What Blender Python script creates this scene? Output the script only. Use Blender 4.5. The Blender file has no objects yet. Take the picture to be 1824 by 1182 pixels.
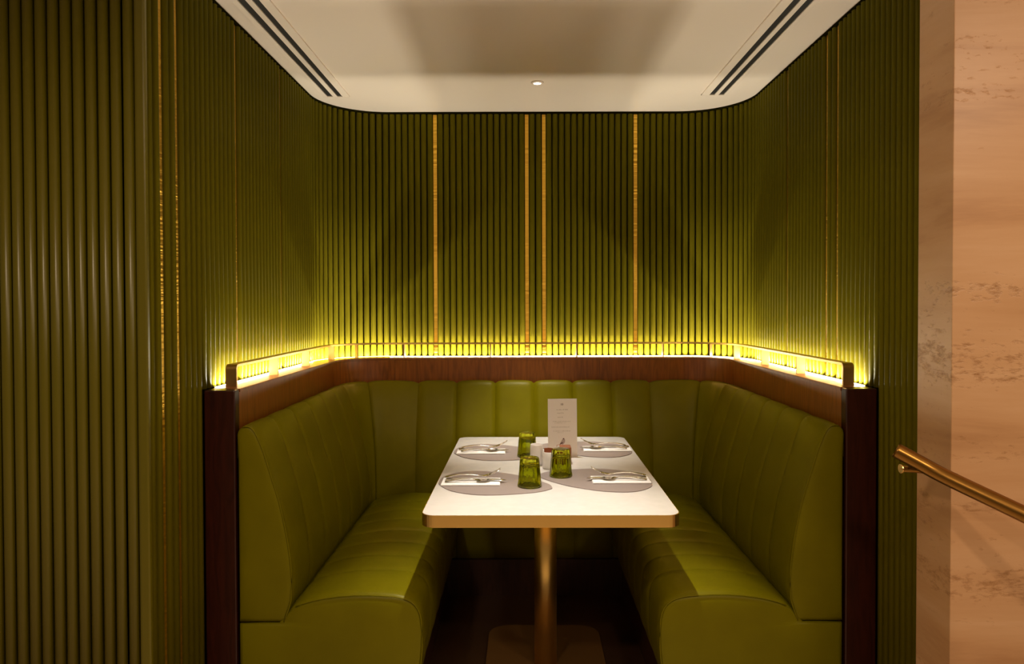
import bpy, bmesh, math, random
from mathutils import Vector, Matrix
random.seed(7)
PI = math.pi
S = bpy.context.scene
C = S.collection

# ------------------------------------------------------------------ camera
F = 1260.0
cd = bpy.data.cameras.new('camera'); cam = bpy.data.objects.new('camera', cd); C.objects.link(cam)
cd.sensor_width = 36.0; cd.lens = F / 1824 * 36.0
cam.location = (0, 0, 1.36)
cam.rotation_euler = (Matrix.Rotation(math.radians(90 - 0.9), 4, 'X') @ Matrix.Rotation(math.radians(-0.15), 4, 'Z')).to_euler()
cd.shift_x = -19 / 1824
cd.shift_y = -28 / 1824
cd.clip_start = 0.05
S.camera = cam
S.view_settings.view_transform = 'Standard'
S.view_settings.look = 'None'
S.view_settings.exposure = 0.25
S.view_settings.gamma = 1.0
S.view_settings.use_curve_mapping = False

# ------------------------------------------------------------------ world and lamps
w = bpy.data.worlds.new('dim_room'); S.world = w; w.use_nodes = True
w.node_tree.nodes['Background'].inputs[0].default_value = (1.0, 0.72, 0.45, 1)
w.node_tree.nodes['Background'].inputs[1].default_value = 0.11

def spot(name, loc, tgt, energy, size, blend, col, rad=0.012):
    l = bpy.data.lights.new(name, 'SPOT'); o = bpy.data.objects.new(name, l); C.objects.link(o)
    l.energy = energy; l.spot_size = math.radians(size); l.spot_blend = blend; l.color = col; l.shadow_soft_size = rad
    o.location = loc; o.rotation_euler = (Vector(tgt) - Vector(loc)).to_track_quat('-Z', 'Y').to_euler(); return o
def area(name, loc, tgt, energy, size, col):
    l = bpy.data.lights.new(name, 'AREA'); o = bpy.data.objects.new(name, l); C.objects.link(o)
    l.shape = 'DISK'; l.size = size; l.energy = energy; l.color = col
    o.location = loc; o.rotation_euler = (Vector(tgt) - Vector(loc)).to_track_quat('-Z', 'Y').to_euler(); return o
ZC = 2.321                      # ceiling height
WARM = (1.0, 0.92, 0.82)
spot('rear_downlight_lamp', (0.066, 3.068, ZC - 0.012), (0.066, 3.03, 0), 108, 42, 1.0, WARM)
spot('front_downlight_lamp', (0.060, 2.12, ZC - 0.012), (0.060, 2.06, 0), 138, 48, 1.0, WARM)
area('aisle_lamp', (-0.75, 0.35, 2.30), (-0.75, 0.36, 0), 14, 0.16, (1.0, 0.76, 0.52))
area('aisle_lamp', (0.55, -0.10, 2.30), (0.55, -0.09, 0), 13, 0.16, (1.0, 0.76, 0.52))
area('stair_lamp', (1.75, 0.45, 2.28), (1.6, 1.2, 0.2), 18.0, 0.45, (1.0, 0.74, 0.50))
LED_STRENGTH = 12.0

# ------------------------------------------------------------------ materials
def mat(name, col, rough=0.5, metal=0.0, **kw):
    m = bpy.data.materials.new(name); m.use_nodes = True
    b = m.node_tree.nodes['Principled BSDF']
    b.inputs['Base Color'].default_value = (*col, 1); b.inputs['Roughness'].default_value = rough; b.inputs['Metallic'].default_value = metal
    for k, v in kw.items(): b.inputs[k.replace('_', ' ')].default_value = v
    return m
def N(m, t, **kw):
    n = m.node_tree.nodes.new(t)
    for k, v in kw.items():
        if k in n.inputs: n.inputs[k].default_value = v
        else: setattr(n, k, v)
    return n
def L(m, a, b): m.node_tree.links.new(a, b)
def coords(m, scale, kind='Object'):
    tc = N(m, 'ShaderNodeTexCoord'); mp = N(m, 'ShaderNodeMapping'); mp.inputs['Scale'].default_value = scale
    L(m, tc.outputs[kind], mp.inputs['Vector']); return mp.outputs['Vector']
def ramp(m, fac, stops):
    r = N(m, 'ShaderNodeValToRGB'); e = r.color_ramp.elements
    while len(e) < len(stops): e.new(0.5)
    for x, (p, c) in zip(e, stops): x.position = p; x.color = (*c, 1)
    L(m, fac, r.inputs['Fac']); return r.outputs['Color']
def bump(m, fac, strength, dist, prev=None):
    b = N(m, 'ShaderNodeBump'); b.inputs['Strength'].default_value = strength; b.inputs['Distance'].default_value = dist
    L(m, fac, b.inputs['Height'])
    if prev: L(m, prev, b.inputs['Normal'])
    return b.outputs['Normal']
def bsdf(m): return m.node_tree.nodes['Principled BSDF']

GREEN = mat('green_paint', (0.118, 0.125, 0.006), 0.30, Specular_IOR_Level=0.004, Specular_Tint=(1.0, 0.93, 0.6, 1))
n = N(GREEN, 'ShaderNodeTexNoise', Scale=14.0, Detail=3.0); L(GREEN, coords(GREEN, (1, 1, 0.25), 'Object'), n.inputs['Vector'])
L(GREEN, ramp(GREEN, n.outputs['Fac'], [(0.3, (0.103, 0.089, 0.0045)), (0.7, (0.123, 0.107, 0.0054))]), bsdf(GREEN).inputs['Base Color'])
GREEN_GLOSS = mat('green_gloss_paint', (0.125, 0.106, 0.0020), 0.32, Specular_IOR_Level=0.5)
GREEN_DARK = mat('green_backing', (0.012, 0.011, 0.001), 0.9, Specular_IOR_Level=0.0)

LEATHER = mat('green_leather', (0.16, 0.19, 0.008), 0.40, Specular_IOR_Level=0.17, Specular_Tint=(1.0, 0.95, 0.65, 1))
v = coords(LEATHER, (1, 1, 1))
n1 = N(LEATHER, 'ShaderNodeTexVoronoi', Scale=420.0); L(LEATHER, v, n1.inputs['Vector'])
n2 = N(LEATHER, 'ShaderNodeTexNoise', Scale=7.0, Detail=3.0); L(LEATHER, v, n2.inputs['Vector'])
b1 = bump(LEATHER, n1.outputs['Distance'], 0.10, 0.0006)
L(LEATHER, bump(LEATHER, n2.outputs['Fac'], 0.22, 0.012, b1), bsdf(LEATHER).inputs['Normal'])
L(LEATHER, ramp(LEATHER, n2.outputs['Fac'], [(0.3, (0.136, 0.120, 0.0008)), (0.7, (0.158, 0.140, 0.0010))]), bsdf(LEATHER).inputs['Base Color'])

def wood(name, c1, c2, rough):
    m = mat(name, c1, rough)
    v = coords(m, (1, 1, 0.12))
    n = N(m, 'ShaderNodeTexNoise', Scale=46.0, Detail=6.0, Distortion=1.4); L(m, v, n.inputs['Vector'])
    L(m, ramp(m, n.outputs['Fac'], [(0.3, c1), (0.62, c2)]), bsdf(m).inputs['Base Color'])
    L(m, bump(m, n.outputs['Fac'], 0.05, 0.002), bsdf(m).inputs['Normal'])
    return m
WOOD = wood('red_brown_wood', (0.155, 0.044, 0.005), (0.26, 0.080, 0.010), 0.32)
WOOD_POST = wood('shaded_red_wood', (0.020, 0.003, 0.0012), (0.038, 0.006, 0.002), 0.34)  # same wood as the panels, the front face's shade put into its colour
WOOD_DARK = wood('dark_plinth_wood', (0.030, 0.010, 0.004), (0.050, 0.016, 0.006), 0.45)
BOXWOOD = wood('orange_wood', (0.20, 0.06, 0.018), (0.28, 0.09, 0.025), 0.5)

BRASS = mat('satin_brass', (0.95, 0.66, 0.22), 0.27, 1.0)
POLEB = mat('pedestal_brass', (1.0, 0.70, 0.22), 0.36, 1.0)
POSTB = mat('rail_post_brass', (0.36, 0.21, 0.075), 0.5, 1.0)
RAILB = mat('brushed_rail_brass', (0.62, 0.38, 0.13), 0.36, 1.0)
BRASS_DARK = mat('aged_brass', (0.30, 0.155, 0.035), 0.30, 1.0)
BASE_METAL = mat('bronze_plate', (0.17, 0.085, 0.022), 0.5, 0.3)
STRIP = mat('rippled_brass', (0.88, 0.54, 0.07), 0.38, 1.0)
n = N(STRIP, 'ShaderNodeTexNoise', Scale=8.0, Detail=2.0); L(STRIP, coords(STRIP, (0.3, 0.3, 9)), n.inputs['Vector'])
L(STRIP, bump(STRIP, n.outputs['Fac'], 0.8, 0.010), bsdf(STRIP).inputs['Normal'])
STEEL = mat('polished_steel', (0.78, 0.75, 0.71), 0.20, 1.0)
TABLE_WHITE = mat('white_laminate', (0.63, 0.60, 0.57), 0.25)
n = N(TABLE_WHITE, 'ShaderNodeTexNoise', Scale=30.0, Detail=2.0); L(TABLE_WHITE, coords(TABLE_WHITE, (1, 1, 1)), n.inputs['Vector'])
L(TABLE_WHITE, ramp(TABLE_WHITE, n.outputs['Fac'], [(0.3, (0.61, 0.585, 0.55)), (0.7, (0.65, 0.62, 0.585))]), bsdf(TABLE_WHITE).inputs['Base Color'])
MATM = mat('taupe_leather', (0.265, 0.215, 0.195), 0.5)
n = N(MATM, 'ShaderNodeTexNoise', Scale=500.0); L(MATM, coords(MATM, (1, 1, 1)), n.inputs['Vector']); L(MATM, bump(MATM, n.outputs['Fac'], 0.12, 0.0004), bsdf(MATM).inputs['Normal'])
NAPKIN = mat('white_cotton', (0.84, 0.82, 0.79), 0.9)
n = N(NAPKIN, 'ShaderNodeTexNoise', Scale=300.0); L(NAPKIN, coords(NAPKIN, (1, 1, 1)), n.inputs['Vector']); L(NAPKIN, bump(NAPKIN, n.outputs['Fac'], 0.2, 0.0005), bsdf(NAPKIN).inputs['Normal'])
CERAMIC = mat('white_ceramic', (0.74, 0.70, 0.66), 0.25)
PAPER = mat('menu_paper', (0.76, 0.70, 0.64), 0.75)
INK = mat('grey_ink', (0.42, 0.36, 0.31), 0.8)
BIRD_DARK = mat('brown_ink', (0.13, 0.07, 0.06), 0.8)
BIRD_MID = mat('taupe_ink', (0.40, 0.31, 0.28), 0.8)
SUGAR = mat('brown_sachet_paper', (0.25, 0.06, 0.012), 0.5)
GLASS = mat('green_glass', (0.56, 0.60, 0.025), 0.02, 0.0, Transmission_Weight=1.0, IOR=1.46)
CEIL = mat('ceiling_paint', (0.90, 0.81, 0.72), 0.30)
n = N(CEIL, 'ShaderNodeTexNoise', Scale=2.2, Detail=2.0); L(CEIL, coords(CEIL, (1, 1, 1)), n.inputs['Vector']); L(CEIL, bump(CEIL, n.outputs['Fac'], 0.05, 0.03), bsdf(CEIL).inputs['Normal'])
VENT = mat('vent_paint', (0.86, 0.77, 0.68), 0.45)
BLACK = mat('slot_black', (0.008, 0.007, 0.006), 0.7)
FLOOR = mat('dark_floor', (0.050, 0.022, 0.010), 0.38)
n = N(FLOOR, 'ShaderNodeTexNoise', Scale=5.0, Detail=5.0); L(FLOOR, coords(FLOOR, (1, 0.15, 1)), n.inputs['Vector'])
L(FLOOR, ramp(FLOOR, n.outputs['Fac'], [(0.3, (0.040, 0.018, 0.008)), (0.7, (0.062, 0.029, 0.013))]), bsdf(FLOOR).inputs['Base Color'])

AISLE = mat('aisle_bounce_floor', (0.62, 0.50, 0.38), 0.35)  # unseen aisle floor, pale tone made up to bounce lamp light upwards
n = N(AISLE, 'ShaderNodeTexNoise', Scale=3.0, Detail=6.0); L(AISLE, coords(AISLE, (1, 0.4, 1)), n.inputs['Vector'])
L(AISLE, ramp(AISLE, n.outputs['Fac'], [(0.3, (0.55, 0.43, 0.32)), (0.7, (0.68, 0.56, 0.43))]), bsdf(AISLE).inputs['Base Color'])
TRAV = mat('travertine', (0.6, 0.4, 0.25), 0.42)
v = coords(TRAV, (0.4, 0.6, 4.2))
d0 = N(TRAV, 'ShaderNodeTexNoise', Scale=1.6, Detail=6.0, Roughness=0.62, Distortion=0.25); L(TRAV, v, d0.inputs['Vector'])
base = ramp(TRAV, d0.outputs['Fac'], [(0.28, (0.40, 0.20, 0.085)), (0.45, (0.56, 0.32, 0.16)), (0.58, (0.61, 0.365, 0.195)), (0.75, (0.68, 0.44, 0.26))])
v2 = coords(TRAV, (1.0, 1.0, 2.4))
p1 = N(TRAV, 'ShaderNodeTexNoise', Scale=30.0, Detail=4.0, Roughness=0.7); L(TRAV, v2, p1.inputs['Vector'])
p2 = N(TRAV, 'ShaderNodeTexNoise', Scale=2.1, Detail=2.0); L(TRAV, coords(TRAV, (0.3, 0.4, 5.5)), p2.inputs['Vector'])
mm = N(TRAV, 'ShaderNodeMath', operation='MULTIPLY'); L(TRAV, p1.outputs['Fac'], mm.inputs[0]); L(TRAV, p2.outputs['Fac'], mm.inputs[1])
mr = N(TRAV, 'ShaderNodeMapRange'); mr.inputs['From Min'].default_value = 0.31; mr.inputs['From Max'].default_value = 0.46; L(TRAV, mm.outputs[0], mr.inputs['Value'])
mx = N(TRAV, 'ShaderNodeMix', data_type='RGBA'); L(TRAV, mr.outputs['Result'], mx.inputs['Factor']); L(TRAV, base, mx.inputs[6]); mx.inputs[7].default_value = (0.36, 0.18, 0.07, 1)
L(TRAV, mx.outputs[2], bsdf(TRAV).inputs['Base Color'])
L(TRAV, bump(TRAV, mr.outputs['Result'], 0.35, -0.003), bsdf(TRAV).inputs['Normal'])

def emit(name, col, s):
    m = bpy.data.materials.new(name); m.use_nodes = True; nt = m.node_tree; nt.nodes.clear()
    e = nt.nodes.new('ShaderNodeEmission'); o = nt.nodes.new('ShaderNodeOutputMaterial')
    e.inputs[0].default_value = (*col, 1); e.inputs[1].default_value = s; nt.links.new(e.outputs[0], o.inputs[0]); return m
LED = emit('led_light', (1.0, 0.89, 0.68), LED_STRENGTH)
LENS = emit('lamp_lens', (1.0, 0.88, 0.7), 14)

# ------------------------------------------------------------------ helpers
def obj(name, bm, m, parent=None, smooth=False, label=None):
    me = bpy.data.meshes.new(name)
    bmesh.ops.recalc_face_normals(bm, faces=bm.faces[:])
    bm.to_mesh(me); bm.free()
    me.materials.append(m)
    if smooth:
        for p in me.polygons: p.use_smooth = True
    o = bpy.data.objects.new(name, me); C.objects.link(o)
    if parent: o.parent = parent
    if label: o['label'] = label
    return o
def tag(o, label, cat, group=None):
    o['label'] = label; o['category'] = cat
    if group: o['group'] = group
    return o
def empty(name, loc=(0, 0, 0), rz=0.0, label=None, cat=None, group=None):
    o = bpy.data.objects.new(name, None); C.objects.link(o); o.location = loc; o.rotation_euler = (0, 0, rz); o.empty_display_size = 0.05
    if label: tag(o, label, cat, group)
    return o
def structure(o): o['kind'] = 'structure'; return o
def bx(bm, x0, x1, y0, y1, z0, z1, bev=0.0, seg=2):
    r = bmesh.ops.create_cube(bm, size=1.0)
    for v in r['verts']: v.co = Vector((x0 + (v.co.x + .5) * (x1 - x0), y0 + (v.co.y + .5) * (y1 - y0), z0 + (v.co.z + .5) * (z1 - z0)))
    if bev:
        es = list({e for v in r['verts'] for e in v.link_edges})
        bmesh.ops.bevel(bm, geom=es, offset=bev, segments=seg, affect='EDGES', profile=0.5)
    return bm
def box(*a, **k): return bx(bmesh.new(), *a, **k)
def grid(bm, rows, closed_u=False, closed_v=False):
    vs = [[bm.verts.new(p) for p in r] for r in rows]
    nr, nc = len(vs), len(vs[0])
    for i in range(nr if closed_v else nr - 1):
        for j in range(nc if closed_u else nc - 1):
            a, b, c, d = vs[i][j], vs[i][(j + 1) % nc], vs[(i + 1) % nr][(j + 1) % nc], vs[(i + 1) % nr][j]
            try: bm.faces.new((a, b, c, d))
            except ValueError: pass
    return vs
def lathe(prof, seg=32, rf=None, cap0=True, cap1=True):
    bm = bmesh.new()
    rows = [[Vector((r * (rf(t * 2 * PI / seg, k) if rf else 1) * math.cos(t * 2 * PI / seg), r * (rf(t * 2 * PI / seg, k) if rf else 1) * math.sin(t * 2 * PI / seg), z)) for t in range(seg)] for k, (r, z) in enumerate(prof)]
    vs = grid(bm, rows, closed_u=True)
    if cap0: bm.faces.new(vs[0])
    if cap1: bm.faces.new(vs[-1])
    return bm
def tube(bm, pts, radii, seg=12, caps=True):
    pts = [Vector(p) for p in pts]
    if not hasattr(radii, '__len__'): radii = [radii] * len(pts)
    rows = []; up = Vector((0, 0, 1))
    for i, p in enumerate(pts):
        t = (pts[min(i + 1, len(pts) - 1)] - pts[max(i - 1, 0)]).normalized()
        a = t.cross(up)
        if a.length < 1e-3: a = t.cross(Vector((0, 1, 0)))
        a.normalize(); b = t.cross(a)
        rows.append([p + (a * math.cos(q * 2 * PI / seg) + b * math.sin(q * 2 * PI / seg)) * radii[i] for q in range(seg)])
    vs = grid(bm, rows, closed_u=True)
    if caps: bm.faces.new(vs[0]); bm.faces.new(vs[-1])
    return bm
def prism(bm, pts, z0, z1):
    a = [bm.verts.new((x, y, z0)) for x, y in pts]; b = [bm.verts.new((x, y, z1)) for x, y in pts]
    n = len(pts); bm.faces.new(a[::-1]); bm.faces.new(b)
    for i in range(n): bm.faces.new((a[i], a[(i + 1) % n], b[(i + 1) % n], b[i]))
    return bm
def spline(pts, k=4, closed=True):
    n = len(pts); out = []
    P = [Vector(p) for p in pts]
    for i in range(n if closed else n - 1):
        p0 = P[(i - 1) % n] if closed else P[max(i - 1, 0)]; p1 = P[i]; p2 = P[(i + 1) % n]; p3 = P[(i + 2) % n] if closed else P[min(i + 2, n - 1)]
        for j in range(k):
            t = j / k
            out.append(0.5 * ((2 * p1) + (p2 - p0) * t + (2 * p0 - 5 * p1 + 4 * p2 - p3) * t * t + (3 * p1 - p0 - 3 * p2 + p3) * t ** 3))
    if not closed: out.append(P[-1])
    return out
def rrect(x0, x1, y0, y1, r, k=6):
    o = []
    for cx, cy, a in ((x1 - r, y1 - r, 0), (x0 + r, y1 - r, PI / 2), (x0 + r, y0 + r, PI), (x1 - r, y0 + r, 1.5 * PI)):
        for i in range(k + 1): t = a + PI / 2 * i / k; o.append((cx + r * math.cos(t), cy + r * math.sin(t)))
    return o

# ------------------------------------------------------------------ the booth's plan: a U with two round corners
CX, HW, YB, R0 = 0.053, 1.015, 3.53, 0.30      # centre, half width, back wall, corner radius
ST = HW - R0; ARC = R0 * PI / 2
def path(s, d=0.0):
    """point on the booth outline; s=0 mid back, + to the right, arc length on the wall line; d = distance in from the wall. returns x, y, outward dir"""
    sg = 1 if s >= 0 else -1; a = abs(s)
    if a <= ST: nx, ny, x, y = 0, 1, a, YB
    elif a <= ST + ARC:
        t = (a - ST) / R0; nx, ny = math.sin(t), math.cos(t); x = ST + R0 * nx; y = YB - R0 + R0 * ny
    else: nx, ny, x, y = 1, 0, HW, YB - R0 - (a - ST - ARC)
    x -= nx * d; y -= ny * d
    return Vector((CX + sg * x, y)), Vector((sg * nx, ny))
def s_of_y(y): return ST + ARC + (YB - R0 - y)
def s_samples(s0, s1, step_arc=0.03, step=0.2):
    out = [s0]
    marks = sorted([m for m in (-ST - ARC, -ST, ST, ST + ARC) if s0 < m < s1])
    for a, b in zip([s0] + marks, marks + [s1]):
        mid = abs((a + b) / 2); st = step_arc if ST < mid < ST + ARC else step
        k = max(1, int(math.ceil((b - a) / st - 1e-6)))
        out += [a + (b - a) * (i + 1) / k for i in range(k)]
    return out
def sweep(s0, s1, prof, bm=None, **k):
    """closed profile (d, z) swept along the plan"""
    bm = bm or bmesh.new(); rows = []
    for s in s_samples(s0, s1, **k):
        rows.append([Vector((*path(s, d)[0], z)) for d, z in prof])
    vs = grid(bm, rows, closed_u=True); bm.faces.new(vs[0]); bm.faces.new(vs[-1][::-1]); return bm
def rectprof(d0, d1, z0, z1): return [(d0, z0), (d1, z0), (d1, z1), (d0, z1)]

# ------------------------------------------------------------------ setting: floor, ceiling, walls
Y0 = -1.4
structure(obj('floor', box(-2.6, 2.8, 1.95, 3.75, -0.06, 0), FLOOR))
structure(obj('floor', box(-2.6, 2.8, Y0, 1.95, -0.06, 0), AISLE))
ceiling = structure(obj('ceiling', box(-2.6, 2.8, Y0, 3.75, ZC, ZC + 0.06), CEIL))
ZCAP = 1.107; YF = 2.125                        # ledge height, front of the booth
YLW, YRW = 1.812, 1.85                          # front ends of the side walls
BD = 0.012                                      # slat depth
sL, sR = -s_of_y(YLW), s_of_y(YRW)
walls = {}
for nm, a, b in (('wall_left', sL + BD, -ST - ARC), ('wall_back', -ST - ARC, ST + ARC), ('wall_right', ST + ARC, sR)):
    walls[nm] = structure(obj(nm, sweep(a, b, rectprof(-BD - 0.08, -BD, 0, ZC)), GREEN_DARK))
fw = bmesh.new(); bx(fw, -2.6, CX - HW - BD, YLW + BD, YLW + BD + 0.08, 0, ZC)
walls['wall_front'] = structure(obj('wall_front', fw, GREEN_DARK))

def slat_mesh(z0, z1, m=None, hw=0.0134, dep=BD):
    bm = bmesh.new(); k = 12
    prof = [(-hw * math.cos(PI * i / k), -dep * (1 - abs(math.cos(PI * i / k)) ** 2.5) ** 0.58) for i in range(k + 1)]
    a = [bm.verts.new((x, y, z0)) for x, y in prof]; b = [bm.verts.new((x, y, z1)) for x, y in prof]
    for i in range(k): bm.faces.new((a[i], a[i + 1], b[i + 1], b[i]))
    bm.faces.new(a[::-1]); bm.faces.new(b)
    me = bpy.data.meshes.new('slat'); bm.to_mesh(me); bm.free(); me.materials.append(m or GREEN)
    for p in me.polygons: p.use_smooth = len(p.vertices) == 4
    return me
ZS = ZC - 0.012
SL_SHORT = slat_mesh(ZCAP + 0.001, ZS); SL_LONG = slat_mesh(0.0, ZS); SL_FRONT = slat_mesh(0.0, ZS, GREEN_GLOSS)
def strip_mesh(z0, z1):
    bm = box(-0.0090, 0.0090, -0.0025, 0.001, z0, z1); me = bpy.data.meshes.new('brass_strip'); bm.to_mesh(me); bm.free(); me.materials.append(STRIP); return me
ST_SHORT = strip_mesh(ZCAP + 0.001, ZS); ST_LONG = strip_mesh(0.0, ZS)
def put(name, me, s, parent, d=-BD + 0.0002, label=None):
    p, nrm = path(s, d); o = bpy.data.objects.new(name, me); C.objects.link(o); o.parent = parent
    o.location = (p.x, p.y, 0); o.rotation_euler = (0, 0, math.atan2(nrm.y, nrm.x) - PI / 2)
    if label: o['label'] = label
PITCH = 0.0316; SW = 0.0190
strips = sorted([-0.4875, -0.0305, 0.0545, 0.5115, s_of_y(2.506), s_of_y(2.42), s_of_y(2.875), -s_of_y(2.40), -s_of_y(1.99), -s_of_y(1.905), -s_of_y(2.84)])
edges = [sL + 0.014] + [q for s in strips for q in (s - SW / 2, s + SW / 2)] + [sR]
def wall_of(s): return walls['wall_left'] if s < -ST - ARC else walls['wall_right'] if s > ST + ARC else walls['wall_back']
for i in range(0, len(edges), 2):
    a, b = edges[i], edges[i + 1]; n = max(1, round((b - a) / PITCH))
    for k in range(n):
        s = a + (b - a) * (k + 0.5) / n
        y = path(s)[0].y
        put('slat', SL_LONG if y < YF + 0.01 else SL_SHORT, s, wall_of(s))
for s in strips:
    y = path(s)[0].y
    put('brass_strip', ST_LONG if y < YF + 0.01 else ST_SHORT, s, wall_of(s), label='thin vertical brass inlay strip')
# the outer wall left of the booth: slats face the aisle, rounded corner bead
PF = 0.0321
x = CX - HW - 0.031 - PF * 0.5; k = 0
while x > -2.05:
    o = bpy.data.objects.new('slat', SL_FRONT); C.objects.link(o); o.parent = walls['wall_front']; o.location = (x, YLW + BD + 0.0002, 0); x -= PF
cb = bmesh.new()
xb = CX - HW; xa = xb - 0.031
pr = [(xa, YLW + BD)] + [(xa + 0.012 - 0.012 * math.cos(PI / 2 * q / 8), YLW + BD - BD * math.sin(PI / 2 * q / 8)) for q in range(1, 9)] + [(xb - 0.005 + 0.005 * math.sin(PI / 2 * q / 4), YLW + 0.005 - 0.005 * math.cos(PI / 2 * q / 4)) for q in range(0, 5)] + [(xb, YLW + BD)]
prism(cb, pr, 0, ZS); obj('corner_bead', cb, GREEN_GLOSS, walls['wall_front'], label='smooth rounded green corner bead')
# shadow gap trims under the ceiling
obj('top_trim', sweep(sL, -ST - ARC, rectprof(-BD, -0.003, ZS, ZC)), GREEN_DARK, walls['wall_left'])
obj('top_trim', sweep(-ST - ARC, ST + ARC, rectprof(-BD, -0.003, ZS, ZC)), GREEN_DARK, walls['wall_back'])
obj('top_trim', sweep(ST + ARC, sR, rectprof(-BD, -0.003, ZS, ZC)), GREEN_DARK, walls['wall_right'])
# travertine wall to the right
tr = structure(obj('wall_stone', bx(bmesh.new(), 1.050, 2.6, 1.729, 1.880, 0, ZC, bev=0.002), TRAV))

# ------------------------------------------------------------------ ceiling vents and downlights
def vent(name, x0, x1, slots, y0, y1, label):
    t = empty(name, ((x0 + x1) / 2, (y0 + y1) / 2, ZC), 0, label, 'ceiling vent', 'ceiling slot vents')
    ox, oy = (x0 + x1) / 2, (y0 + y1) / 2; e = 0.006
    bm = bmesh.new(); bx(bm, x0 + .002 - ox, x1 - .002 - ox, y0 - oy, y1 - .004 - oy, -0.0022, -0.0006); obj('backing', bm, BLACK, t, label='black slot backing')
    xs = [x0] + [q for s in slots for q in s] + [x1]
    for i in range(0, len(xs), 2):
        if xs[i + 1] - xs[i] > 0.001:
            obj('frame_bar', box(xs[i] - ox, xs[i + 1] - ox, y0 - oy, y1 - oy, -e, -0.0006), VENT, t)
    obj('end_bar', box(x0 - ox, x1 - ox, y1 - 0.010 - oy, y1 - oy, -e - 0.0004, -0.0006), VENT, t)
    return t
vent('slot_vent', -0.912, -0.790, [(-0.891, -0.865), (-0.845, -0.8215)], 1.0, 3.262, 'long white twin-slot air vent in the ceiling along the left green wall')
vent('slot_vent', 0.8186, 0.939, [(0.853, 0.877), (0.895, 0.919)], 1.0, 3.250, 'long white twin-slot air vent in the ceiling along the right green wall')
def downlight(x, y, label):
    t = empty('downlight', (x, y, ZC), 0, label, 'ceiling light', 'ceiling downlights')
    obj('trim_ring', lathe([(0.016, -0.0005), (0.028, -0.0005), (0.028, -0.004), (0.0185, -0.0075), (0.016, -0.006)], 28, cap0=False, cap1=False), VENT, t, True)
    obj('lens', lathe([(0.0001, -0.0045), (0.0165, -0.0045)], 24, cap0=False, cap1=False), LENS, t)
downlight(0.066, 3.068, 'tiny glowing round downlight in the ceiling near the back wall')
downlight(0.060, 2.12, 'round downlight in the ceiling over the front of the booth, just above the picture')

# ------------------------------------------------------------------ the banquette
booth = empty('banquette', (CX, 2.9, 0), 0, 'U-shaped green leather banquette in a red-brown wood surround with a fluted back', 'booth seat')
BO = Vector((CX, 2.9, 0))
def bobj(name, bm, m, smooth=False, label=None, parent=None):
    bmesh.ops.translate(bm, verts=bm.verts[:], vec=-BO)
    return obj(name, bm, m, parent or booth, smooth, label)
DP = 0.094; sF = s_of_y(YF)
sP = s_of_y(YF + 0.035)
G = 0.0012
for a, b, nm in ((-sP, -ST - ARC, 'wood_panel'), (-ST - ARC + G, -ST + 0.04, 'wood_panel'), (-ST + 0.04 + G, 0.32, 'wood_panel'), (0.32 + G, ST + ARC, 'wood_panel'), (ST + ARC + G, sP, 'wood_panel')):
    bobj(nm, sweep(a, b, rectprof(0.0015, DP, 0, ZCAP - 0.011)), WOOD)
for sg in (-1, 1):
    x0, x1 = CX + sg * (HW - 0.0015), CX + sg * (HW - DP - 0.001)
    bm = bx(bmesh.new(), min(x0, x1), max(x0, x1), YF, YF + 0.0345, 0, ZCAP - 0.001, bev=0.004); bobj('end_post', bm, WOOD_POST, label='glossy wood end post, darkened by painted shade')
bobj('ledge', sweep(-sP, sP, [(0.0015, ZCAP - 0.010), (DP + 0.003, ZCAP - 0.010), (DP + 0.003, ZCAP - 0.002), (DP + 0.001, ZCAP), (0.0115, ZCAP), (0.0115, ZCAP - 0.004), (0.0015, ZCAP - 0.004)]), WOOD, label='narrow wood ledge top')
# backrest channels
PROF = [(0.100, 0.90), (0.099, 0.955), (0.103, 0.982), (0.118, 0.995), (0.136, 0.996), (0.150, 0.985), (0.160, 0.968), (0.172, 0.940), (0.183, 0.910), (0.203, 0.843), (0.226, 0.768), (0.245, 0.680), (0.256, 0.608), (0.262, 0.540), (0.259, 0.470), (0.245, 0.425), (0.232, 0.380), (0.226, 0.300), (0.224, 0.172), (0.15, 0.170)]
def refine(pr, k=2):
    v = spline([(a, b) for a, b in pr], k, closed=False); return [(p.x, p.y) for p in v]
PR = refine(PROF, 2)
def pnorm(pr, i):
    a = Vector(pr[max(i - 1, 0)]); b = Vector(pr[min(i + 1, len(pr) - 1)]); t = (b - a).normalized(); return Vector((-t.y, t.x))
def channel(s0, s1, zmin=None, depth=0.011, nu=12):
    bm = bmesh.new(); rows = []
    for i in range(nu + 1):
        q = 2 * i / nu - 1; u = math.copysign(abs(q) ** 0.75, q); s = s0 + (s1 - s0) * (u + 1) / 2
        g = -depth * (0.30 * abs(u) ** 2 + 0.70 * abs(u) ** 9) + 0.003
        row = []
        for j, (d, z) in enumerate(PR):
            n = pnorm(PR, j); 
            if n.x < 0 and z < 0.95: n = -n
            f = 1.0 if 2 < j < len(PR) - 3 else 0.3
            dd = d + n.x * g * f; zz = z + n.y * g * f
            row.append(Vector((*path(s, dd)[0], zz)))
        rows.append(row)
    grid(bm, rows); return bm
arc = ST + ARC
cuts = [0.0, 0.185, 0.37, 0.555, ST + R0 * math.radians(30), arc]
ks = 6; sB = s_of_y(YF + 0.006)
cuts += [arc + (sB - arc) * (k + 1) / ks for k in range(ks)]
cuts = sorted({round(c, 5) for c in cuts} | {round(-c, 5) for c in cuts})
for a, b in zip(cuts[:-1], cuts[1:]):
    bobj('backrest_channel', channel(a, b, depth=0.015 if abs(a + b) / 2 < ST + 0.1 else 0.0050), LEATHER, True)

def wx(sg, u): return CX + sg * (HW - u)
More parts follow.
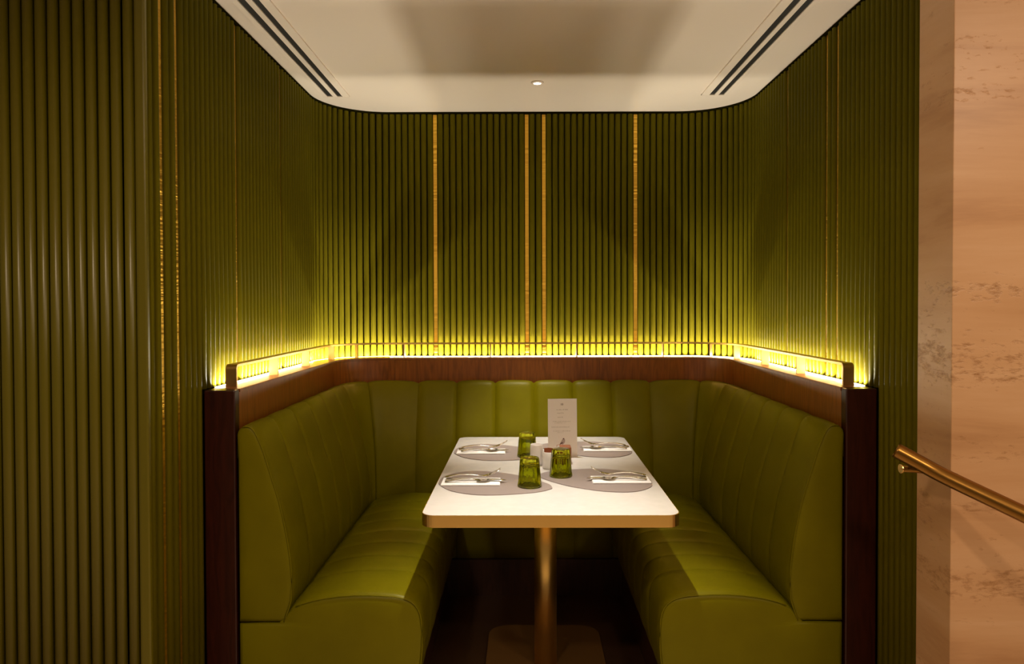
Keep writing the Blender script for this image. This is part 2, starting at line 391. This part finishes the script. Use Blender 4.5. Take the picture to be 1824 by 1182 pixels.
# seats
SP = [(0.20, 0.415), (0.235, 0.428), (0.262, 0.448), (0.29, 0.464), (0.36, 0.481), (0.45, 0.490), (0.54, 0.488), (0.59, 0.482), (0.622, 0.470), (0.643, 0.448), (0.653, 0.415), (0.656, 0.36), (0.652, 0.29), (0.640, 0.22), (0.615, 0.170)]
SPR = refine(SP, 2)
ycuts = [YF + 0.006, 2.325, 2.462, 2.598, 2.735, 2.872, 3.008, 3.144, 3.292]
def seat_channel(sg, y0, y1, front=False, depth=0.0042, nu=10):
    bm = bmesh.new(); rows = []
    ts = [i / nu for i in range(nu + 1)]
    if front: ts = [0, 0.02, 0.05, 0.09, 0.14, 0.2] + [t for t in ts if t > 0.25]
    for t in ts:
        u = 2 * t - 1; y = y0 + (y1 - y0) * t
        if front:
            g = -depth * (0.3 * max(0, u) ** 2 + 0.7 * max(0, u) ** 8) + 0.002
            q = max(0.0, 1 - t / 0.2); g -= 0.010 * (1 - math.sqrt(max(0, 1 - q * q)))
        else: g = -depth * (0.3 * u * u + 0.7 * u ** 8) + 0.002
        row = []
        for j, (d, z) in enumerate(SPR):
            n = pnorm(SPR, j)
            if n.y < 0 and z > 0.4: n = -n
            if n.x < 0 and z <= 0.4: n = -n
            row.append(Vector((wx(sg, d + n.x * g), y, z + n.y * g)))
        rows.append(row)
    grid(bm, rows); return bm
def end_panel(sg, outline, yy, bulge):
    pts = [Vector((wx(sg, d), z)) for d, z in outline]; c = sum(pts, Vector((0, 0))) / len(pts)
    bm = bmesh.new(); rows = []
    for f, o in ((1, 0.006), (1, 0), (0.97, -bulge * 0.35), (0.90, -bulge * 0.65), (0.75, -bulge * 0.9), (0.45, -bulge), (0.03, -bulge)):
        rows.append([Vector((c.x + (p.x - c.x) * f, yy + o, c.y + (p.y - c.y) * f)) for p in pts])
    vs = grid(bm, rows, closed_u=True); bm.faces.new(vs[-1]); return bm
for sg in (-1, 1):
    for k, (a, b) in enumerate(zip(ycuts[:-1], ycuts[1:])):
        bobj('seat_channel', seat_channel(sg, a, b, front=(k == 0)), LEATHER, True)
    # rounded fill where the seat meets the back corner
    so = [(d, z) for d, z in SPR if z > 0.172]
    out = [(0.103, 0.172), (0.103, 0.398), (0.17, 0.400), (0.222, 0.400), (0.232, 0.412)] + [(d, z - 0.007) for d, z in so if d > 0.24] + [(0.612, 0.172), (0.45, 0.172), (0.28, 0.172)]
    bobj('seat_end_panel', end_panel(sg, out, YF + 0.004, 0.010), LEATHER, True, 'smooth green leather seat end facing the aisle')
    pipe = [(wx(sg, d), YF - 0.001, z - 0.005) for d, z in so if d > 0.27]
    bobj('piping', tube(bmesh.new(), pipe, 0.0021, 8), LEATHER, True, 'thin leather piping along the seat seam')
    bo = [(0.103, 0.404)] + [(0.103, 0.55), (0.103, 0.75), (0.103, 0.9)] + [(d, z) for d, z in PR if z > 0.404 and not (d < 0.101 and z < 0.96)] + [(0.222, 0.404), (0.16, 0.404)]
    bobj('backrest_end_panel', end_panel(sg, bo, YF + 0.004, 0.008), LEATHER, True, 'curved green leather end of the backrest')
    pipe = [(wx(sg, d), YF, z) for d, z in PR if z > 0.404 and d > 0.115]
    bobj('piping', tube(bmesh.new(), pipe, 0.0021, 8), LEATHER, True, 'thin leather piping along the backrest edge')
    x0, x1 = wx(sg, DP + 0.002), wx(sg, 0.607)
    bobj('plinth', box(min(x0, x1), max(x0, x1), YF + 0.03, 3.30, 0, 0.169), WOOD_DARK, label='dark wood plinth')
bobj('plinth', box(wx(-1, 0.606), wx(1, 0.606), 3.295, 3.43, 0, 0.169), WOOD_DARK, label='dark wood plinth')

# ------------------------------------------------------------------ brass gallery rail and light strip
ZR = 1.177; RD0, RD1 = 0.034, 0.068
rail = empty('gallery_rail', (CX, 2.9, ZCAP), 0, 'low brass gallery rail running round the wood ledge above the backrest', 'rail')
RO = Vector((CX, 2.9, ZCAP))
def robj(name, bm, m=RAILB, smooth=False, label=None):
    bmesh.ops.translate(bm, verts=bm.verts[:], vec=-RO); return obj(name, bm, m, rail, smooth, label)
sE = s_of_y(2.205); TH = 0.0075; RR = 0.016
# bar with both ends bent down to the ledge: (s, z) centre line
line = []
for q in range(7):
    t = PI / 2 * q / 6; line.append((-sE + RR - RR * math.cos(t), ZR - RR + RR * math.sin(t), math.cos(t), math.sin(t)))
line = [(-sE, ZCAP, 1, 0)] + line
mid = [(s, ZR, 0, 1) for s in s_samples(-sE + RR, sE - RR, step_arc=0.02)][1:-1]
line = line + mid + [(-s, z, -a, b) for s, z, a, b in reversed(line)]
rows = []
for s, z, a, b in line:
    r = []
    for d, off in ((RD0, 0), (RD1, 0), (RD1, TH), (RD0, TH)):
        r.append(Vector((*path(s + a * off, d)[0], z - b * off)))
    rows.append(r)
bm = bmesh.new(); vs = grid(bm, rows, closed_u=True); bm.faces.new(vs[0]); bm.faces.new(vs[-1][::-1])
robj('rail_bar', bm)
posts = [-0.636, -0.212, 0.212, 0.636]
for sg in (-1, 1): posts += [sg * (ST + R0 * 0.62), sg * s_of_y(3.33), sg * s_of_y(2.965), sg * s_of_y(2.585)]
for s in sorted(posts):
    robj('rail_post', sweep(s - 0.0028, s + 0.0028, rectprof(RD0 + 0.001, RD1 - 0.001, ZCAP, ZR - TH)), POSTB)
led = empty('light_strip', (CX, 2.9, ZCAP), 0, 'glowing warm LED strip on the ledge at the foot of the fluted wall', 'light strip')
sLd = s_of_y(2.20)
bm = sweep(-sLd, sLd, rectprof(0.0006, 0.0110, ZCAP - 0.0034, ZCAP - 0.0004), step_arc=0.02); bmesh.ops.translate(bm, verts=bm.verts[:], vec=-RO); obj('channel', bm, BRASS, led)
bm = sweep(-sLd + .002, sLd - .002, rectprof(0.0010, 0.0060, ZCAP - 0.0003, ZCAP + 0.0004), step_arc=0.02); bmesh.ops.translate(bm, verts=bm.verts[:], vec=-RO); obj('diffuser', bm, LED, led)

# the strip's own light: tape lenses that throw the light upwards along the wall
LED_W = 4.2
def tape(s0, s1):
    a, b = path(s0, 0.0038)[0], path(s1, 0.0038)[0]; ln = (b - a).length
    l = bpy.data.lights.new('led_tape', 'AREA'); o = bpy.data.objects.new('led_tape', l); C.objects.link(o)
    l.shape = 'RECTANGLE'; l.size = ln; l.size_y = 0.0056; l.energy = LED_W * ln; l.color = (1.0, 0.89, 0.68); l.spread = math.radians(175)
    m_ = (a + b) / 2; ang = math.atan2((b - a).y, (b - a).x)
    o.matrix_world = Matrix.Translation((m_.x, m_.y, ZCAP + 0.0022)) @ Matrix.Rotation(ang, 4, 'Z') @ Matrix.Rotation(PI + math.radians(24), 4, 'X')
tape(-sLd, -ST - ARC); tape(ST + ARC, sLd); tape(-ST, ST)
for k in range(4):
    for sg in (-1, 1): tape(sg * (ST + ARC * k / 4), sg * (ST + ARC * (k + 1) / 4))

# ------------------------------------------------------------------ table
ZT = 0.75
TX, TY, TRZ = 0.0835, 2.656, -0.005
table = empty('dining_table', (TX, TY, 0), TRZ, 'white-topped pedestal dining table with a brass edge in the booth', 'table')
TW, TL = 0.380, 0.612
bm = prism(bmesh.new(), rrect(-TW, TW, -TL, TL, 0.042, 8), ZT - 0.036, ZT - 0.0008)
obj('edge_band', bm, BRASS, table, label='brushed brass table edge')
bm = prism(bmesh.new(), rrect(-TW + .0018, TW - .0018, -TL + .0018, TL - .0018, 0.0405, 8), ZT - 0.004, ZT)
obj('table_top', bm, TABLE_WHITE, table, label='plain white table top')
obj('pedestal', lathe([(0.042, 0.012), (0.042, ZT - 0.04)], 48), POLEB, table, True, 'round brass pedestal column')
obj('mounting_plate', lathe([(0.11, ZT - 0.043), (0.11, ZT - 0.0365)], 32), BRASS_DARK, table, label='dark metal plate under the top')
bm = prism(bmesh.new(), rrect(-0.226, 0.226, -0.31, 0.31, 0.07, 8), 0.0005, 0.010)
bmesh.ops.bevel(bm, geom=[e for e in bm.edges if all(v.co.z > 0.009 for v in e.verts)], offset=0.003, segments=2, affect='EDGES')
obj('base_plate', bm, BASE_METAL, table, label='flat rounded bronze base plate')

# placemats: asymmetric pebble shape
PEB = [(-0.193, 0.018), (-0.176, 0.101), (-0.109, 0.160), (-0.013, 0.152), (0.099, 0.083), (0.177, -0.014), (0.193, -0.064), (0.185, -0.094), (0.123, -0.137), (-0.024, -0.163), (-0.126, -0.122), (-0.181, -0.044)]
def placemat_mesh():
    pts = spline(PEB, 5); bm = bmesh.new(); prism(bm, [(p.x, p.y) for p in pts], 0.0004, 0.0028)
    return bm
MATS = [(-0.097, 2.4215, 0, 'front left'), (0.250, 2.4545, PI, 'front right'), (-0.093, 2.925, 0, 'back left'), (0.262, 2.979, PI, 'back right')]
WHERE = {'front left': 'front left corner of the table', 'front right': 'front right corner of the table', 'back left': 'back left corner of the table', 'back right': 'back right corner of the table, beside the menu card'}
pm = None
for x, y, r, w_ in MATS:
    if pm is None: pm = o = obj('placemat', placemat_mesh(), MATM)
    else: o = pm.copy(); C.objects.link(o)
    o.location = (x, y, ZT); o.rotation_euler = (0, 0, r)
    tag(o, 'taupe pebble-shaped placemat at the ' + WHERE[w_], 'placemat', 'pebble-shaped placemats')
ZM = ZT + 0.0030
# napkins: folded cloth, three soft layers
def napkin_bm():
    bm = bmesh.new()
    for k, (z0, z1, ins) in enumerate(((0, 0.0016, 0), (0.0018, 0.0034, 0.002), (0.0036, 0.0054, 0.001))):
        bx(bm, -0.100 + ins, 0.100 - ins, -0.046, 0.046 - ins * 2, z0, z1, bev=0.0007, seg=2)
    tube(bm, [(-0.0985, -0.0455, 0.0027), (0.0985, -0.0455, 0.0027)], 0.0027, 8)
    return bm
NAPS = [(-0.178, 2.417, 0.0, 'front left'), (0.337, 2.440, PI + 0.0, 'front right'), (-0.173, 2.920, 0.02, 'back left'), (0.352, 2.966, PI - 0.0, 'back right')]
nk = None
for x, y, r, w_ in NAPS:
    if nk is None: nk = o = obj('napkin', napkin_bm(), NAPKIN, smooth=False)
    else: o = nk.copy(); C.objects.link(o)
    o.location = (x, y, ZM); o.rotation_euler = (0, 0, 0 if r < 2 else r - PI)
    tag(o, 'folded white napkin under the cutlery, ' + w_ + ' place of the table', 'napkin', 'folded napkins')
ZN = ZM + 0.0056
# cutlery (heads towards +x, table surface at z=0)
def ribbon(bm, pts, seg=8):
    """pts: (x, y, z, half width, half thickness)"""
    rows = []
    for x, y, z, hw, ht in pts:
        rows.append([Vector((x, y + 1.25 * hw * math.cos(2 * PI * q / seg), z + 1.2 * ht * math.sin(2 * PI * q / seg))) for q in range(seg)])
    vs = grid(bm, rows, closed_u=True); bm.faces.new(vs[0]); bm.faces.new(vs[-1][::-1])
def fork_bm(m):
    bm = bmesh.new()
    f = lambda x: m * x
    ribbon(bm, [(f(a), b, c, d, e) for a, b, c, d, e in [(-0.090, 0, 0.004, 0.004, 0.0012), (-0.086, 0, 0.0045, 0.0085, 0.0016), (-0.07, 0, 0.008, 0.0085, 0.0016), (-0.04, 0, 0.0125, 0.005, 0.0018), (-0.01, 0, 0.0125, 0.0032, 0.002), (0.02, 0, 0.009, 0.003, 0.002), (0.034, 0, 0.0075, 0.005, 0.0016), (0.045, 0, 0.0075, 0.0115, 0.0011), (0.056, 0, 0.010, 0.012, 0.001)]])
    for k in range(4):
        y = -0.0122 + k * 0.0081
        ribbon(bm, [(f(0.055), y, 0.0096, 0.0019, 0.001), (f(0.070), y, 0.0150, 0.0018, 0.0009), (f(0.085), y, 0.0225, 0.0016, 0.0008), (f(0.100), y, 0.0315, 0.0008, 0.0005)], 6)
    return bm
def knife_bm(m):
    bm = bmesh.new(); f = lambda x: m * x
    ribbon(bm, [(f(a), b, c, d, e) for a, b, c, d, e in [(-0.105, 0, 0.004, 0.004, 0.002), (-0.101, 0, 0.004, 0.008, 0.0035), (-0.06, 0, 0.004, 0.0072, 0.0035), (-0.01, 0, 0.004, 0.0055, 0.003), (0.0, 0, 0.004, 0.004, 0.0024), (0.008, 0, 0.004, 0.008, 0.0012), (0.05, -0.001, 0.004, 0.0092, 0.0010), (0.085, -0.002, 0.004, 0.0075, 0.0009), (0.104, -0.005, 0.004, 0.0015, 0.0006)]])
    return bm
def spoon_bm(m):
    bm = bmesh.new(); f = lambda x: m * x
    ribbon(bm, [(f(a), b, c, d, e) for a, b, c, d, e in [(-0.078, 0, 0.004, 0.003, 0.001), (-0.075, 0, 0.004, 0.0070, 0.0014), (-0.055, 0, 0.006, 0.0062, 0.0015), (-0.02, 0, 0.010, 0.003, 0.0018), (0.012, 0, 0.0095, 0.0024, 0.0018), (0.030, 0, 0.0085, 0.0040, 0.0012)]])
    rows = []; nr = 6; cxb = 0.052
    for lay in (0, 1):
        ring = []
        for i in range(nr + 1):
            q = i / nr
            dep = 0.0085 - 0.0070 * (1 - q * q) - lay * 0.0011
            ring.append([Vector((f(cxb + q * (0.024 - lay * 0.0003) * math.cos(t)), q * (0.0190 - lay * 0.0003) * math.sin(t) * (1 - 0.15 * math.cos(t)), max(0.0005, dep))) for t in [2 * PI * k / 24 for k in range(24)]])
        rows.append(ring)
    grid(bm, rows[0][::-1] + rows[1], closed_u=True)
    return bm
proto = {}
for sgn, side in ((1, 'L'), (-1, 'R')):
    for nm, fn in (('fork', fork_bm), ('knife', knife_bm), ('spoon', spoon_bm)): 
        bm = fn(sgn); me = bpy.data.meshes.new(nm); bmesh.ops.recalc_face_normals(bm, faces=bm.faces[:]); bm.to_mesh(me); bm.free(); me.materials.append(STEEL)
        for p in me.polygons: p.use_smooth = True
        proto[nm, side] = me
for x, y, r, w_ in NAPS:
    m = 1 if r < 2 else -1; side = 'L' if m == 1 else 'R'
    back = 'back' in w_
    lay = [('knife', (0.018 if m == 1 else 0.014, 0.004, 0.0), -0.05), ('spoon', (-0.010, -0.018, 0.0), 0.05), ('fork', (0.0, 0.016, 0.006), 0.03)]
    if back: lay = [('knife', (0.010, 0.008, 0.0), -0.05), ('spoon', (-0.004, -0.018, 0.0), 0.10), ('fork', (0.008, 0.018, 0.006), 0.03)]
    for nm, (dx, dy, dz), a in lay:
        o = bpy.data.objects.new(nm, proto[nm, side]); C.objects.link(o)
        o.location = (x + m * dx, y + dy, ZN + dz); o.rotation_euler = (0, 0, m * a)
        what = {'fork': 'steel fork with raised tines', 'knife': 'steel table knife lying flat', 'spoon': 'small steel spoon'}[nm]
        tag(o, what + ' on the napkin at the ' + w_ + ' of the table', nm, 'cutlery on the napkins')

# tumblers upside down
def facet(t, k):
    n = 10; a = (t % (2 * PI / n)) - PI / n
    full = math.cos(PI / n) / math.cos(a)
    wgt = {0: 0, 1: 0.1, 2: 0.7, 3: 1.7, 4: 1.7, 5: 1.5, 6: 0.6}.get(k, 0)
    return 1 + (full - 1) * wgt
def tumbler_bm():
    out = [(0.0400, 0.0), (0.0415, 0.004), (0.0405, 0.011), (0.0392, 0.017), (0.0335, 0.083), (0.0325, 0.091), (0.0305, 0.0965), (0.016, 0.0968), (0.0002, 0.0955)]
    inn = [(0.0002, 0.078), (0.018, 0.0775), (0.0255, 0.073), (0.0285, 0.064), (0.0340, 0.018), (0.0372, 0.003), (0.0385, 0.0)]
    bm = bmesh.new(); seg = 60
    prof = out + inn
    rows = [[Vector((r * facet(2 * PI * t / seg, k) * math.cos(2 * PI * t / seg), r * facet(2 * PI * t / seg, k) * math.sin(2 * PI * t / seg), z)) for t in range(seg)] for k, (r, z) in enumerate(prof[:len(out)])]
    rows2 = [[Vector((r * math.cos(2 * PI * t / seg), r * math.sin(2 * PI * t / seg), z)) for t in range(seg)] for r, z in inn]
    vs = grid(bm, rows, closed_u=True); bm.faces.new(vs[-1])
    vi = grid(bm, rows2, closed_u=True); bm.faces.new(vi[0][::-1])
    for t in range(seg): bm.faces.new((vi[-1][t], vi[-1][(t + 1) % seg], vs[0][(t + 1) % seg], vs[0][t]))
    return bm
tm = None
for x, y, z, lb in ((0.022, 2.365, ZM, 'upside-down green glass tumbler nearest the front, on the front left placemat'), (0.134, 2.505, ZM, 'upside-down green glass tumbler on the front right placemat, before the menu card'), (0.017, 2.835, ZM, 'upside-down green glass tumbler standing farthest back, left of the white pots')):
    if tm is None:
        tm = o = obj('tumbler', tumbler_bm(), GLASS, smooth=True)
    else: o = tm.copy(); C.objects.link(o)
    o.location = (x, y, z); o.rotation_euler = (0, 0, 0.11 + x * 3)
    tag(o, lb, 'glass', 'green glass tumblers')

# centre of the table: pots, sachets, box, menu card
def pot_bm(r, h, top=1.0):
    return lathe([(r * 0.93, 0.0), (r, 0.003), (r * (1 + top) / 2, h * 0.5), (r * top, h - 0.001), (r * top - 0.001, h), (r * top - 0.0025, h - 0.001), (r * 0.9, 0.006)], 40)
pot = obj('sugar_pot', pot_bm(0.0275, 0.063), CERAMIC, None, True); pot.location = (0.100, 2.640, ZT + 0.0003)
tag(pot, 'white cylindrical pot holding sachets, behind the two front tumblers', 'pot', 'small white pots')
pot2 = obj('sugar_pot', pot_bm(0.0265, 0.078, 0.9), CERAMIC, None, True); pot2.location = (0.052, 2.700, ZT + 0.0003)
tag(pot2, 'white tapering pot between the back tumbler and the sachet pot', 'pot', 'small white pots')
def sachet(name, loc, rot, w_, h, m, lb, cat):
    bm = bx(bmesh.new(), -w_ / 2, w_ / 2, -0.0012, 0.0012, 0, h, bev=0.0006)
    o = obj(name, bm, m); o.location = loc; o.rotation_euler = rot; tag(o, lb, cat, 'sachets in the white pot'); return o
sachet('sugar_sachet', (0.090, 2.634, ZT + 0.010), (0.05, -0.03, 0.15), 0.020, 0.068, SUGAR, 'brown paper sachet, left one in the white pot', 'sachet')
sachet('sugar_sachet', (0.099, 2.640, ZT + 0.010), (0.0, 0.05, -0.2), 0.021, 0.066, SUGAR, 'brown paper sachet, right one in the white pot', 'sachet')
sachet('paper_sachet', (0.103, 2.648, ZT + 0.012), (0.0, 0.42, 0.1), 0.008, 0.078, NAPKIN, 'slim white paper stick leaning right out of the pot', 'sachet')
sachet('paper_sachet', (0.108, 2.634, ZT + 0.012), (0.05, 0.24, 0.3), 0.008, 0.065, NAPKIN, 'short white paper stick at the rim of the pot', 'sachet')
bm = bx(bmesh.new(), -0.026, 0.028, -0.03, 0.03, 0, 0.062, bev=0.003); o = obj('wooden_box', bm, BOXWOOD); o.location = (0.158, 2.742, ZT + 0.0004)
tag(o, 'small orange-brown box standing behind the right tumbler, before the menu card', 'box')
menu = empty('menu_card', (0.160, 2.838, ZT), 0.0, 'tall white menu card with grey text and a bird drawing, standing on the table', 'menu')
menu.rotation_euler = (math.radians(-4), 0, math.radians(3))
MW, MH = 0.1175, 0.232
obj('card', box(-MW / 2, MW / 2, -0.0008, 0.0008, 0.0004, MH), PAPER, menu)
def px(x, y): return ((x - 189) / 616 - 0.5) * MW, (1 - (y - 80) / 1190) * MH     # from the card's own face
bm = bmesh.new()
random.seed(3)
for (y, x0, x1, h) in ((303, 370, 615, 20), (372, 385, 530, 20), (458, 395, 505, 18), (545, 295, 680, 16), (575, 335, 575, 13), (660, 262, 640, 17), (742, 302, 665, 15), (772, 385, 520, 11)):
    x = x0
    while x < x1 - 6:
        wl = random.choice((22, 38, 55, 70)); e = min(x + wl, x1)
        c = x
        while c < e - 3:                             # letters as tiny upright strokes
            cw = random.choice((6, 8, 10)); hh = h * random.choice((0.6, 0.6, 0.8, 1.0))
            a = px(c, y + h / 2); b = px(min(c + cw * 0.62, e), y + h / 2 - hh)
            bx(bm, a[0], b[0], -0.00105, -0.0007, a[1], b[1]); c += cw
        x = e + 10
obj('printed_text', bm, INK, menu, label='faint grey lines of small print')
bm = bmesh.new()
for i in range(3):
    a = px(462 + i * 20, 216); b = px(474 + i * 20 + (8 if i == 1 else 0), 172); bx(bm, a[0], b[0], -0.00105, -0.0007, a[1], b[1])
a = px(470, 200); b = px(522, 190); bx(bm, a[0], b[0], -0.00105, -0.0007, a[1], b[1])
obj('emblem', bm, INK, menu, label='small grey emblem at the top')
def flat(name, pts, m, off, lb=None):
    bm = bmesh.new(); p = [px(*q) for q in pts]
    a = [bm.verts.new((x, -0.0011 - off, z)) for x, z in p]; b = [bm.verts.new((x, -0.0007, z)) for x, z in p]
    bm.faces.new(a); bm.faces.new(b[::-1]); n = len(p)
    for i in range(n): bm.faces.new((a[i], b[i], b[(i + 1) % n], a[(i + 1) % n]))
    return obj(name, bm, m, menu, label=lb)
flat('bird_body', [(498, 905), (520, 890), (545, 912), (550, 950), (538, 985), (515, 1012), (490, 1022), (455, 1005), (428, 1030), (445, 992), (468, 950), (482, 925)], BIRD_MID, 0.0, 'taupe body of the printed bird')
flat('bird_wing', [(430, 1030), (440, 1000), (465, 978), (500, 972), (508, 985), (490, 1000), (465, 1010)], BIRD_DARK, 0.0003, 'dark brown wing of the printed bird')
flat('bird_head', [(500, 912), (502, 895), (515, 886), (530, 893), (533, 908), (520, 916)], BIRD_DARK, 0.0003, 'dark brown head of the printed bird')

# ------------------------------------------------------------------ stair handrail
hr = empty('handrail', (1.0, 1.63, 0.95), 0, 'round aged brass handrail sloping down past the travertine wall', 'handrail')
HO = Vector((1.0, 1.63, 0.95))
def pt(x, y, Y): return Vector(((x - 931) / F * Y, Y, 1.36 - (y - 543) / F * Y))
pts = [Vector((0.898, 1.700, 1.009)), Vector((0.940, 1.672, 0.984)), Vector((0.983, 1.636, 0.958)), Vector((1.084, 1.530, 0.905)), Vector((1.20, 1.41, 0.844)), Vector((1.55, 1.05, 0.66))]
cv = spline([tuple(p) for p in pts], 6, closed=False)
bm = tube(bmesh.new(), cv, 0.0182, 24); bmesh.ops.translate(bm, verts=bm.verts[:], vec=-HO); obj('rail_tube', bm, BRASS_DARK, hr, True)
p = Vector((0.994, 1.626, 0.952)); t = Vector((0.101, -0.106, -0.053)).normalized()
bm = tube(bmesh.new(), [p - t * 0.0012, p + t * 0.0012], 0.0187, 24); bmesh.ops.translate(bm, verts=bm.verts[:], vec=-HO); obj('joint_ring', bm, BRASS_DARK, hr, True)
bm = tube(bmesh.new(), [(0.936, 1.745, 0.953), (0.985, 1.745, 0.950), (1.0505, 1.750, 0.936)], 0.0085, 16); bmesh.ops.translate(bm, verts=bm.verts[:], vec=-HO); obj('bracket_arm', bm, BRASS_DARK, hr, True)
bm = tube(bmesh.new(), [(0.934, 1.745, 0.953), (0.9365, 1.745, 0.953)], 0.0115, 20); bmesh.ops.translate(bm, verts=bm.verts[:], vec=-HO); obj('bracket_cap', bm, BRASS, hr, False, 'round brass bracket end cap')
bm = tube(bmesh.new(), [(0.955, 1.740, 0.957), (0.950, 1.70, 0.965), (0.945, 1.672, 0.976)], 0.006, 12); bmesh.ops.translate(bm, verts=bm.verts[:], vec=-HO); obj('bracket_stem', bm, BRASS_DARK, hr, True)
